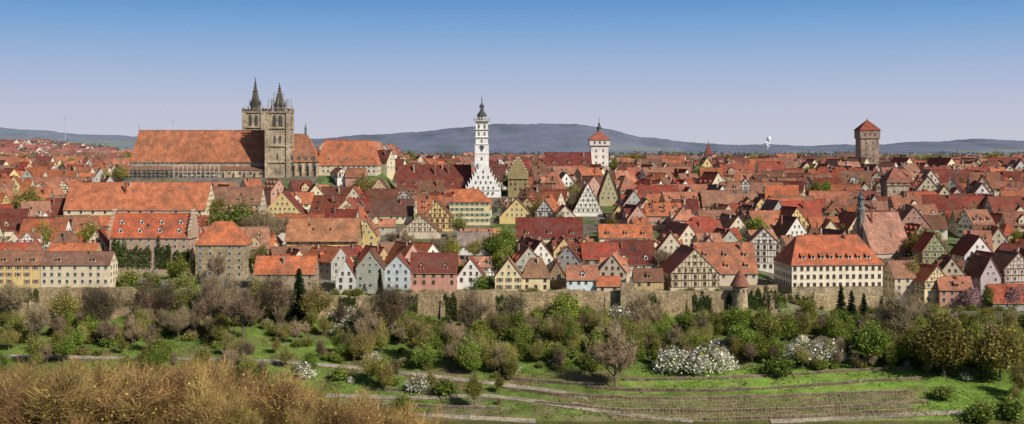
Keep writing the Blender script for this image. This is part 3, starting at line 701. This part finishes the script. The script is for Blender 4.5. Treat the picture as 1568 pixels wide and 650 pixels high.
# ------------------------------------------------------------ vegetation prototypes
def leaf(mb,c,s,col,rr,m=0):
    a=Vector((rr.gauss(0,1),rr.gauss(0,1),rr.gauss(0,1))).normalized(); b=a.orthogonal().normalized()
    ang=rr.uniform(0,6.28); b2=a.cross(b); t=b*math.cos(ang)+b2*math.sin(ang); w=a.cross(t)
    mb.poly([c-t*s*.5-w*s*.25,c+w*s*.4,c+t*s*.6,c-w*s*.4+t*s*.1],LF,col)
def tree(seed,h,levels,nleaf,lsz,lcols,ntwig,tcols,bark=(.16,.13,.095),spread=.62,twl=1.3,tww=.07,trunkf=.30,leafr=.8,kids=3,r0=.22,up=.3):
    rr=random.Random(seed); mb=MB(); tips=[]
    def grow(p,dv,ln,r,lv):
        mid=p+dv*ln*.5+Vector((rr.gauss(0,1),rr.gauss(0,1),0))*ln*.05; q=p+dv*ln
        n=5 if lv>1 else 3
        mb.tube(p,mid,r,r*.82,n,BK,bark); mb.tube(mid,q,r*.82,r*.62,n,BK,bark)
        if lv<=1: tips.append((mid,dv,lv))
        if lv==0: tips.append((q,dv,0)); return
        nd=(dv+Vector((rr.gauss(0,.14),rr.gauss(0,.14),.12))).normalized()
        grow(q,nd,ln*rr.uniform(.72,.9),r*.62,lv-1)
        k=kids+(1 if rr.random()<.35 else 0); a0=rr.uniform(0,6.28)
        for i in range(k):
            a=a0+i*6.28/k+rr.uniform(-.5,.5)
            nd=(dv*.55+Vector((math.cos(a),math.sin(a),0))*spread*rr.uniform(.7,1.4)+Vector((0,0,up))).normalized()
            st=p.lerp(q,rr.uniform(.35 if lv<levels else .5,1.))
            grow(st,nd,ln*rr.uniform(.5,.8),r*.5,lv-1)
    grow(Vector((0,0,-.3)),Vector((rr.gauss(0,.06),rr.gauss(0,.06),1)).normalized(),h*trunkf,r0,levels)
    for (c,dv,lv) in tips:
        sh=rr.uniform(.6,1.35); lc=rr.choice(lcols) if lcols else None
        for _ in range(nleaf):
            o=Vector((rr.gauss(0,leafr),rr.gauss(0,leafr),rr.gauss(0,leafr*.7)))
            j=sh*rr.uniform(.7,1.3); leaf(mb,c+o,lsz*rr.uniform(.6,1.4),tuple(x*j for x in lc),rr)
        tc=rr.choice(tcols) if tcols else None
        for _ in range(ntwig):
            d=(dv*.8+Vector((rr.gauss(0,.5),rr.gauss(0,.5),rr.gauss(.3,.4)))).normalized(); l=twl*rr.uniform(.5,1.3)
            w=d.orthogonal().normalized()*tww; st=c+Vector((rr.gauss(0,.2),rr.gauss(0,.2),rr.gauss(0,.3)))
            j=rr.uniform(.7,1.3)
            mb.poly([st-w*.5,st+w*.5,st+d*l],BK,tuple(x*j for x in tc))
            e=st+d*l*.45; d2=(d+Vector((rr.gauss(0,.7),rr.gauss(0,.7),rr.gauss(0,.5)))).normalized()
            mb.poly([e-w*.35,e+w*.35,e+d2*l*.6],BK,tuple(x*j for x in tc))
    zmax=sorted(v[2] for v in mb.V)[int(len(mb.V)*.997)]; s=h/zmax
    mb.V=[(v[0]*s,v[1]*s,v[2]*s) for v in mb.V]
    return mb
G1=(.21,.30,.05);G2=(.31,.36,.06);G3=(.11,.18,.04);OL=(.33,.30,.08);BR=(.24,.175,.10);TAN=(.32,.235,.13);WB=(.86,.85,.78);GYB=(.27,.225,.165)
P={}
P['bare']=[tree(100+i,11,4,0,.3,None,4,[BR,TAN,GYB],tww=.07,twl=1.2,spread=.6).mesh('bare_tree') for i in range(4)]
P['bud']=[tree(120+i,11,4,5,.3,[OL,G2,(.28,.28,.07)],2,[BR,TAN],tww=.06,spread=.55).mesh('budding_tree') for i in range(4)]
P['green']=[tree(140+i,10,4,9,.34,[G1,G2,G1,G3],1,[BR],spread=.68,up=.25).mesh('leafing_tree') for i in range(3)]
P['olive']=[tree(160+i,11,4,13,.36,[(.37,.32,.08),(.32,.30,.07),(.24,.22,.07)],2,[BR],spread=.8,trunkf=.24,up=.22).mesh('olive_spring_tree') for i in range(2)]
P['shrub']=[tree(180+i,4.5,3,13,.30,[G1,G3,G2,(.18,.22,.06)],2,[BR,TAN],trunkf=.2,spread=.9,leafr=.6,r0=.09,up=.35).mesh('green_shrub') for i in range(5)]
P['brush']=[tree(200+i,4.5,3,4,.28,[OL,G2],7,[BR,TAN,GYB],trunkf=.2,spread=.8,leafr=.6,r0=.08,tww=.06,twl=1.,up=.35).mesh('bare_shrub') for i in range(4)]
P['blossom']=[tree(220+i,5,3,15,.28,[WB,WB,(.76,.78,.66),G2],3,[BR],trunkf=.22,spread=.75,leafr=.65,r0=.12).mesh('white_blossom_shrub') for i in range(3)]
P['pink']=[tree(240,7,3,20,.32,[(.62,.38,.44),(.56,.32,.38),(.66,.46,.48),(.3,.25,.15)],3,[BR],trunkf=.26,spread=.7,leafr=.8,r0=.15).mesh('pink_blossom_tree')]
P['fore']=[tree(260+i,13,4,3,.2,[(.44,.34,.07),(.38,.31,.07)],12,[(.36,.235,.09),(.27,.175,.07),(.21,.13,.06),(.34,.26,.09)],tww=.045,twl=1.5,spread=.85,trunkf=.22,bark=(.17,.12,.075),kids=3,up=.25).mesh('bare_woodland_tree') for i in range(4)]
def conifer(seed,h,rb):
    rr=random.Random(seed);mb=MB(); mb.tube((0,0,-.5),(0,0,h),.3,.03,6,BK,(.07,.05,.035))
    z=h*.08
    while z<h*.98:
        f=1-z/h; r=rb*f**.85+.15; k=int(7+8*f)
        for i in range(k):
            a=rr.uniform(0,6.28); rl=r*rr.uniform(.7,1.15); d=Vector((math.cos(a),math.sin(a),0)); s=Vector((-d.y,d.x,0))
            p=Vector((0,0,z)); q=p+d*rl+Vector((0,0,-rl*.28))
            mb.tube(p,q,.05,.01,3,BK,(.07,.05,.035))
            n=int(rl*5)+2
            for j in range(n):
                t=(j+1)/n; c=p.lerp(q,t); w=(.25+.5*(1-t))*rr.uniform(.7,1.2)
                sh=rr.uniform(.6,1.5)
                for sg in(-1,1):
                    e=c+s*sg*w+d*.25+Vector((0,0,rr.uniform(-.35,.05)))
                    mb.poly([c-d*.16,c+d*.2+Vector((0,0,.05)),e],LF,tuple(x*sh for x in (.05,.085,.04)))
                mb.poly([c-s*.18,c+s*.18,c+Vector((0,0,-.5))+d*.1],LF,tuple(x*sh*.8 for x in (.05,.08,.04)))
        z+=h*.028
    return mb.mesh('conifer')
P['conifer']=[conifer(1,13,3.2),conifer(2,12,2.6)]
NM={'bare':'bare_tree','bud':'budding_tree','green':'leafing_tree','olive':'olive_spring_tree','shrub':'green_shrub','brush':'bare_shrub','blossom':'white_blossom_shrub','pink':'pink_blossom_tree','conifer':'conifer_tree','fore':'bare_woodland_tree'}
HT={'bare':11,'bud':11,'green':10,'olive':11,'shrub':4.5,'brush':4.5,'blossom':5,'pink':7,'conifer':12.5,'fore':13}
rp=random.Random(77)
def plant(kind,x,y,h,z=None,wide=1.):
    me=rp.choice(P[kind]); o=bpy.data.objects.new(NM[kind],me); scene.collection.objects.link(o)
    o.location=(x,y,(gz(x,y) if z is None else z)-.1); s=h/HT[kind]
    w=s*wide*rp.uniform(.9,1.15); o.scale=(w,w,s); o.rotation_euler=(0,0,rp.uniform(0,6.28)); return o
def plantuv(kind,u,v,hpx,wide=1.):
    x,y=hit(u,v); return plant(kind,x,y,hpx*y/F,wide=wide)
def poly3(pts):
    out=[]
    for i in range(len(pts)-1):
        n=max(2,int(abs(pts[i+1][0]-pts[i][0])/10))
        for k in range(n):
            t=k/n; out.append(hit(lerp(pts[i][0],pts[i+1][0],t),lerp(pts[i][1],pts[i+1][1],t)))
    out.append(hit(*pts[-1])); 
    for _ in range(3): out=[out[0]]+[((out[i-1][0]+2*out[i][0]+out[i+1][0])/4,(out[i-1][1]+2*out[i][1]+out[i+1][1])/4) for i in range(1,len(out)-1)]+[out[-1]]
    return out
def strip(mb,c,w,lift,col,m=ST,back=None):
    for i in range(len(c)-1):
        (x0,y0),(x1,y1)=c[i],c[i+1]
        mb.poly([(x0,y0-w,gz(x0,y0-w)+lift),(x1,y1-w,gz(x1,y1-w)+lift),(x1,y1+w,gz(x1,y1+w)+lift+.05),(x0,y0+w,gz(x0,y0+w)+lift+.05)],m,col)
PATHS=[[(-40,546),(60,547),(190,550),(330,551),(450,556),(560,566),(660,577),(760,589),(860,601),(900,612)],
       [(500,607),(620,611),(740,607),(800,613),(880,625),(960,636),(1060,646)],
       [(600,634),(700,640),(820,646)],[(1180,648),(1300,641),(1400,636),(1480,632),(1600,640)]]
PP=[]
for pl in PATHS:
    c=poly3(pl); PP.append(c); mb=MB(); strip(mb,c,1.35,.22,(.36,.31,.24))
    for i in range(len(c)-1):
        (x0,y0),(x1,y1)=c[i],c[i+1]; w=1.35
        mb.poly([(x0,y0-w,gz(x0,y0-w)-1.2),(x1,y1-w,gz(x1,y1-w)-1.2),(x1,y1-w,gz(x1,y1-w)+.22),(x0,y0-w,gz(x0,y0-w)+.22)],ST,(.2,.165,.12))
    mb.obj('gravel_path')
TW_=[[(900,596),(960,600),(1100,601),(1230,594),(1330,586),(1412,582)],[(955,584),(1060,583),(1180,578),(1300,570),(1400,567)],
     [(770,596),(850,607),(960,612),(1100,613),(1250,607),(1390,602)],[(820,618),(930,629),(1080,633),(1250,628),(1420,618)],[(560,598),(660,601),(740,598)],[(560,622),(660,625),(760,628)],
     [(780,583),(860,589),(920,592)],[(1080,645),(1250,640),(1400,629)]]
for pl in TW_:
    c=poly3(pl); mb=MB()
    for i in range(len(c)-1):
        (x0,y0),(x1,y1)=c[i],c[i+1]; h=1.+.5*nz(x0,y0,9,1);h1=1.+.5*nz(x1,y1,9,1); z0=gz(x0,y0);z1=gz(x1,y1)
        col=(.20,.155,.11)
        mb.poly([(x0,y0,z0-1),(x1,y1,z1-1),(x1,y1,z1+h1),(x0,y0,z0+h)],ST,col)
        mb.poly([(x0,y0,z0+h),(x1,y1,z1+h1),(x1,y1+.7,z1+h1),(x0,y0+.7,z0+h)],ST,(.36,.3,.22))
        mb.poly([(x1,y1+.7,z1-1),(x0,y0+.7,z0-1),(x0,y0+.7,z0+h),(x1,y1+.7,z1+h1)],ST,col)
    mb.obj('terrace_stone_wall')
rv=random.Random(9)
for k in range(9):
    c=poly3([(830+k*14,603+k*4.6),(930,609+k*4.4),(1080,613+k*4.1),(1250,607+k*4.3),(1405-k*2,599+k*4.8)]); mb=MB()
    strip(mb,c,.42,.12,(.27,.20,.13))
    for i in range(len(c)-1):
        (x0,y0),(x1,y1)=c[i],c[i+1]
        n=max(1,int(abs(x1-x0)/.8))
        for j in range(n):
            t=(j+rv.random()*.5)/n; x=lerp(x0,x1,t);y_=lerp(y0,y1,t); g=gz(x,y_)
            if rv.random()<.15: continue
            mb.box(x-.05,x+.05,y_-.05,y_+.05,g-.2,g+1.3,BK,(.36,.29,.2),bot=False)
            for q in range(4):
                col=rv.choice([(.30,.21,.12),(.22,.16,.09),(.2,.22,.06),(.14,.12,.06)])
                leaf(mb,Vector((x+rv.gauss(0,.35),y_+rv.gauss(0,.12),g+rv.uniform(.1,1.2))),.38,col,rv)
    mb.obj('vine_row')
mb=MB(); rh=random.Random(33)
for i in range(30000):
    y=rh.uniform(384,473); x=rh.uniform(-1,1)*(y*800/F)
    if nz(x,y,9,4)<.0: continue
    g=gz(x,y); col=rh.choice([(.14,.21,.05),(.2,.27,.06),(.26,.22,.1),(.2,.17,.09),(.17,.25,.05)]); j=rh.uniform(.7,1.3)
    leaf(mb,Vector((x,y,g+rh.uniform(.05,.4))),rh.uniform(.35,.8),tuple(q*j for q in col),rh)
mb.obj('rough_grass')
def pdist(x,y):
    best=99
    for c in PP:
        for (a,b) in c:
            if abs(a-x)<5:
                d_=b-y
                if abs(d_)<abs(best): best=d_
    return best
n_s=0
for i in range(2250):
    y=rp.uniform(383,471.5); x=rp.uniform(-1,1)*(y*830/F)
    u=UU(x,y);v=VV(gz(x,y),y)
    if 790<u<1420 and v>567: continue
    if u>=1420 and v>570 and rp.random()<.9: continue
    if u<520 and v>580: continue
    if 520<=u<790 and v>590 and rp.random()<.85: continue
    if 930<u<1010 and 562<v<600: continue
    if u<660 and nz(x,y,22,8)>.0 and v<548 and rp.random()<.85: continue
    if nz(x,y,14,3)>.25 and rp.random()<.8: continue
    q=rp.random(); wall=v<512
    if u<620:
        kind='bare' if q<.27 else 'brush' if q<.43 else 'bud' if q<.70 else 'shrub' if q<.92 else 'green'
    elif u<1150:
        kind='bare' if q<.13 else 'brush' if q<.22 else 'bud' if q<.50 else 'shrub' if q<.75 else 'green' if q<.95 else 'blossom'
    else:
        kind='bare' if q<.12 else 'brush' if q<.2 else 'bud' if q<.42 else 'shrub' if q<.76 else 'green' if q<.97 else 'blossom'
    if 1000<u<1130 and 530<v<575 and rp.random()<.38: kind='blossom'
    if 1205<u<1300 and 525<v<562 and rp.random()<.38: kind='blossom'
    if 500<u<640 and rp.random()<.08: kind='blossom'
    if kind in('shrub','brush','blossom'): h=rp.uniform(2.,4.6); wd=1.1
    else:
        h=rp.uniform(6,11.5); wd=.9
        if wall and u>600: h=rp.uniform(4.5,8)
    pd=pdist(x,y)
    if abs(pd)<2.6: continue
    if 0<pd<h*2.4 and u<900 and rp.random()<.72: continue
    plant(kind,x,y,h,wide=wd); n_s+=1
print('slope plants',n_s)
for a in [('bare',943,596,105,1.1),('olive',1447,578,92,1.0),('olive',1532,584,84,.9),('green',1333,560,66,1.1),('bare',1375,535,95,1.1),('bare',325,512,100,1.),('bare',370,528,85,1.),
          ('bud',640,555,70,1.),('bare',20,500,70,1.),('bud',100,500,62,1.),('bare',600,520,85,1.),('bud',480,500,70,1.),('green',865,500,50,1.3),('bare',985,520,80,1.),('blossom',962,500,36,1.2),
          ('blossom',525,474,24,1.3),('blossom',540,474,24,1.5),('blossom',570,476,22,1.4),('blossom',598,474,20,1.3),('blossom',1065,572,40,1.2),('blossom',1030,570,38,1.1),('blossom',1100,570,36,1.1),('blossom',1085,560,36,1.1),('blossom',1262,556,34,1.2),('blossom',1235,556,30,1.2),('blossom',1212,552,28,1.1),('blossom',938,498,26,1.1),
          ('conifer',458,482,86,.9),('conifer',1288,500,62,.9),('conifer',1304,500,58,.9),('conifer',1323,500,50,.9),('conifer',1350,490,42,.9),('bud',1240,505,50,1.),('green',1130,520,50,1.2),('shrub',1190,575,30,1.3),('blossom',640,600,26,1.),('shrub',680,604,24,1.2),('blossom',470,578,24,1.2),
          ('shrub',1500,645,30,1.2),('shrub',1545,640,34,1.2),('shrub',1445,612,22,1.3),('bud',1562,610,60,1.),('bare',255,500,70,1.),('bare',420,500,85,1.),('bare',160,520,80,1.),('bare',60,530,70,1.),('bare',720,520,75,1.),('bare',790,510,70,1.),('bud',1180,530,60,1.),('bare',560,530,75,.9),
          ('bare',225,496,75,1.),('bud',285,496,70,1.),('bare',350,492,70,1.),('bud',400,492,70,1.),('bare',145,490,62,1.)]:
    plantuv(*a)
def tt(kind,u,D,vt,wide=1.):
    x=PX(u,D); g=gz(x,D); plant(kind,x,D,max(4,PZ(vt,D)-g),wide=wide)
for a in [('green',362,575,312,1.2),('bare',400,565,318,1.2),('bare',415,560,325,1.1),('olive',345,578,325,1.),('olive',45,640,290,.8),('bare',880,668,290,.7),('bud',705,600,325,.8),('bare',620,560,350,.9),('conifer',582,480,408,.6),('pink',1487,486,438,.95),('pink',1549,486,437,.95),('conifer',826,495,392,.5),
          ('olive',140,560,340,.9),('bud',65,560,335,.8),('conifer',110,760,255,.6),('bare',1200,520,372,.8),('bud',1392,505,395,.8),('bare',690,560,352,.8),('green',770,520,378,.9),('shrub',740,492,420,1.),('conifer',1316,860,240,.7),('olive',1215,820,258,1.),('bare',590,850,230,.9),
          ('bare',640,600,345,1.),('bud',750,560,358,1.),('bare',600,575,352,1.),('olive',880,690,290,.9),('bare',180,600,345,.9),('bud',330,640,300,.9),('olive',560,700,268,.9),
          ('green',760,545,362,1.),('bud',725,550,366,1.),('bare',665,545,360,1.),('bare',330,500,385,.8),('green',270,506,392,.8),('shrub',195,500,412,1.),('shrub',235,498,418,1.),('shrub',285,498,415,1.),('green',1512,486,440,.9),('bud',1260,600,330,.8),('green',1110,620,345,.7)]:
    tt(*a)
nt_=0
for i in range(2600):
    if nt_>330: break
    y=rp.uniform(484,1150); x=rp.uniform(-1,1)*y*790/F
    if any(abs(x-b[0])<b[2]+1.2 and abs(y-b[1])<b[3]+1.2 for b in BOXES): continue
    if any(abs(x-b[0])<b[2]*.9+1 and abs(y-b[1])<b[3]*.9+1 for b in GB): continue
    k=rp.choice(['bare','bud','green','green','olive','bare','bud']); h=rp.uniform(8,14)
    vt=VV(gz(x,y)+h,y); u=UU(x,y)
    if any(y<D and a-6<u<b+6 and vt<vb-4 for a,b,vb,D in CLEAR): continue
    plant(k,x,y,h,wide=.85); nt_+=1
print('town trees',nt_)
for i in range(190):
    x=rp.uniform(-205,205); y=rp.uniform(478.5,483.5); plant(rp.choice(['shrub','shrub','brush']),x,y,rp.uniform(1.8,3.8))
for i in range(40):
    u=rp.uniform(172,300); y=rp.uniform(485,516); plant(rp.choice(['shrub','shrub','brush','blossom']),PX(u,y),y,rp.uniform(1.5,3.6))
for i in range(260):
    y=rp.uniform(1000,1300); u=rp.choice([rp.uniform(330,720),rp.uniform(750,1068),rp.uniform(950,1568),rp.uniform(1350,1580),rp.uniform(0,300)])
    plant(rp.choice(['bare','bare','bud','olive','bare']),PX(u,y),y,rp.uniform(9,16),wide=1.3)
mb=MB(); rd=random.Random(12)
for i in range(1700):
    y=1300*math.exp(rd.random()*1.5); u=rd.uniform(-40,1610)
    if nz(u,y*.15,60,3)<-.08: continue
    x=PX(u,y);g=gz(x,y);h=rd.uniform(9,20);r=rd.uniform(4,8)
    c0=mixc(rd.choice([(.09,.10,.045),(.14,.12,.08),(.16,.14,.08),(.07,.085,.045)]),(.2,.22,.28),.25+.55*sst(1300,5500,y))  # crown colour blended to haze blue with distance
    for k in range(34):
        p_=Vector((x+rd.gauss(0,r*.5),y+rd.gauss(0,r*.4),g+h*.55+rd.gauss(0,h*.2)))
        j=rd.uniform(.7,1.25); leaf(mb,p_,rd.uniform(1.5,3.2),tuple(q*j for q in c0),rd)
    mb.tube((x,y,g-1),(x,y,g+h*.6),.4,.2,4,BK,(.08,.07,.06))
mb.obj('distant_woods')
nf=0
gy=138.
while gy<268:
    x=PX(-40,gy)
    while x<PX(660,gy):
        X=x+rp.uniform(-1.9,1.9);Y=gy+rp.uniform(-2.3,2.3)
        plant('fore',X,Y,rp.uniform(9.3,13.3),wide=rp.uniform(.9,1.15)); nf+=1
        x+=5.4
    gy+=5.8
print('fore',nf)
for (u,D) in ((400,235),(60,190),(190,160)):
    x=PX(u,D); plant('bud',x,D,14.,wide=.6)
def ivy(name,x0,x1,y,z0,z1,n,seed):
    mb=MB();ri=random.Random(seed)
    for i in range(n):
        x=ri.uniform(x0,x1);f=ri.random(); zt=z0+(z1-z0)*(.7+.5*noise.noise(Vector((x/1.6,0,seed)))); z=lerp(z0,zt,f)
        s=ri.uniform(.6,1.4); leaf(mb,Vector((x,y-ri.uniform(.05,.55),z)),.5,tuple(q*s for q in ri.choice([(.09,.14,.04),(.07,.10,.035),(.13,.18,.05)])),ri)
    mb.obj(name)
Y=474.2
for k,(u0,u1,va,vb) in enumerate([(1112,1124,442,474),(1146,1165,437,474),(1165,1204,436,472),(430,470,452,475),(20,60,440,462),(675,700,446,482),(760,800,446,484),(860,885,450,482),(985,1010,444,480),(1060,1090,444,478),(210,260,444,466),(310,340,444,472),(520,545,450,478),(620,640,446,480)]):
    ivy('ivy',PX(u0,Y),PX(u1,Y),Y,PZ(vb,Y),PZ(va-3,Y),1100,k+1)
ivy('ivy',PX(1208,480),PX(1248,480),481.4,PZ(490,481),PZ(438,481),2200,12)
for k,(u0,u1,va,vb) in enumerate([(172,190,355,408),(190,232,366,410),(238,262,360,410),(266,290,375,410)]):
    ivy('ivy',PX(u0,519),PX(u1,519),519.6,PZ(vb,519),PZ(va,519),1700,20+k)
for (u,vh,D,ph) in ((100,180,6200,.3),(265,185,6400,1.)):
    mb=MB();x=PX(u,D);z=PZ(vh,D);c=(.42,.45,.53);mb.tube((x,D,gz(x,D)-2),(x,D,z),2.0,1.1,10,PT,c); mb.box(x-2,x+2,D-5,D+5,z-2,z+2,PT,c)
    for k in range(3):
        a=ph+2.094*k; dx=math.cos(a);dz=math.sin(a); L_=38
        mb.poly([(x,D-5.5,z),(x+dx*8-dz*2.6,D-5.5,z+dz*8+dx*2.6),(x+dx*L_,D-5.5,z+dz*L_),(x+dx*8+dz*1.,D-5.5,z+dz*8-dx*1.)],PT,c)
    mb.obj('wind_turbine')
mb=MB();rs=random.Random(4);D=5200
for i in range(34):
    t=i/34; r=2.5+4.5*t*rs.uniform(.5,1.1); cx_=PX(1174,D)+rs.gauss(0,1+8*t)+t*6; cz=PZ(229-18*t,D)+rs.gauss(0,2*t); n=6
    mb.ring(cx_,D+rs.gauss(0,5),[(max(0,r*math.sin(math.pi*k/n)) if 0<k<n else 0,cz-r*math.cos(math.pi*k/n)) for k in range(n+1)],10,PT,(.72,.74,.8))
mb.obj('steam_plume')
# ------------------------------------------------------------ light
az=math.radians(130); el=math.radians(37)
sd=Vector((math.sin(az)*math.cos(el),math.cos(az)*math.cos(el),math.sin(el)))
sl=bpy.data.lights.new('sun','SUN'); sl.energy=5.; sl.angle=math.radians(.5); sl.color=(1,.92,.79)
so=bpy.data.objects.new('sun',sl); scene.collection.objects.link(so); so.rotation_euler=(-sd).to_track_quat('-Z','Y').to_euler()
w=bpy.data.worlds.new('World'); scene.world=w; w.use_nodes=True; N=w.node_tree.nodes; Lk=w.node_tree.links
bg=N['Background']; bg.inputs['Strength'].default_value=.065
sky=N.new('ShaderNodeTexSky'); sky.sky_type='NISHITA'; sky.sun_disc=False; sky.sun_elevation=el; sky.sun_rotation=az
tc=N.new('ShaderNodeTexCoord'); sp=N.new('ShaderNodeSeparateXYZ'); Lk.new(tc.outputs['Generated'],sp.inputs[0])
mr=N.new('ShaderNodeMapRange'); mr.inputs[1].default_value=0; mr.inputs[2].default_value=.14; Lk.new(sp.outputs['Z'],mr.inputs[0])
cr=N.new('ShaderNodeValToRGB'); e=cr.color_ramp.elements
e[0].position=0; e[0].color=(.56,.57,.65,1); e[1].position=1; e[1].color=(.075,.24,.57,1)
for pos,c in ((.25,(.50,.53,.66,1)),(.5,(.35,.46,.67,1)),(.75,(.19,.37,.65,1))):
    q=e.new(pos); q.color=c
Lk.new(mr.outputs[0],cr.inputs[0])
vm=N.new('ShaderNodeVectorMath'); vm.operation='SCALE'; vm.inputs['Scale'].default_value=15.4; Lk.new(cr.outputs[0],vm.inputs[0])
m2=N.new('ShaderNodeMapRange'); m2.inputs[1].default_value=.14; m2.inputs[2].default_value=.35; Lk.new(sp.outputs['Z'],m2.inputs[0])
mx=N.new('ShaderNodeMix'); mx.data_type='RGBA'; Lk.new(m2.outputs[0],mx.inputs[0]); Lk.new(vm.outputs[0],mx.inputs[6]); Lk.new(sky.outputs[0],mx.inputs[7])
Lk.new(mx.outputs[2],bg.inputs['Color'])
scene.view_settings.view_transform='Standard'; scene.view_settings.look='None'; scene.view_settings.exposure=0
cd=bpy.data.cameras.new('camera'); co=bpy.data.objects.new('camera',cd); scene.collection.objects.link(co)
co.location=(0,0,0); co.rotation_euler=(math.radians(90),0,0); cd.sensor_width=36; cd.lens=36*F/1568; cd.shift_y=-97/1568; cd.clip_end=60000; cd.clip_start=.5
scene.camera=co
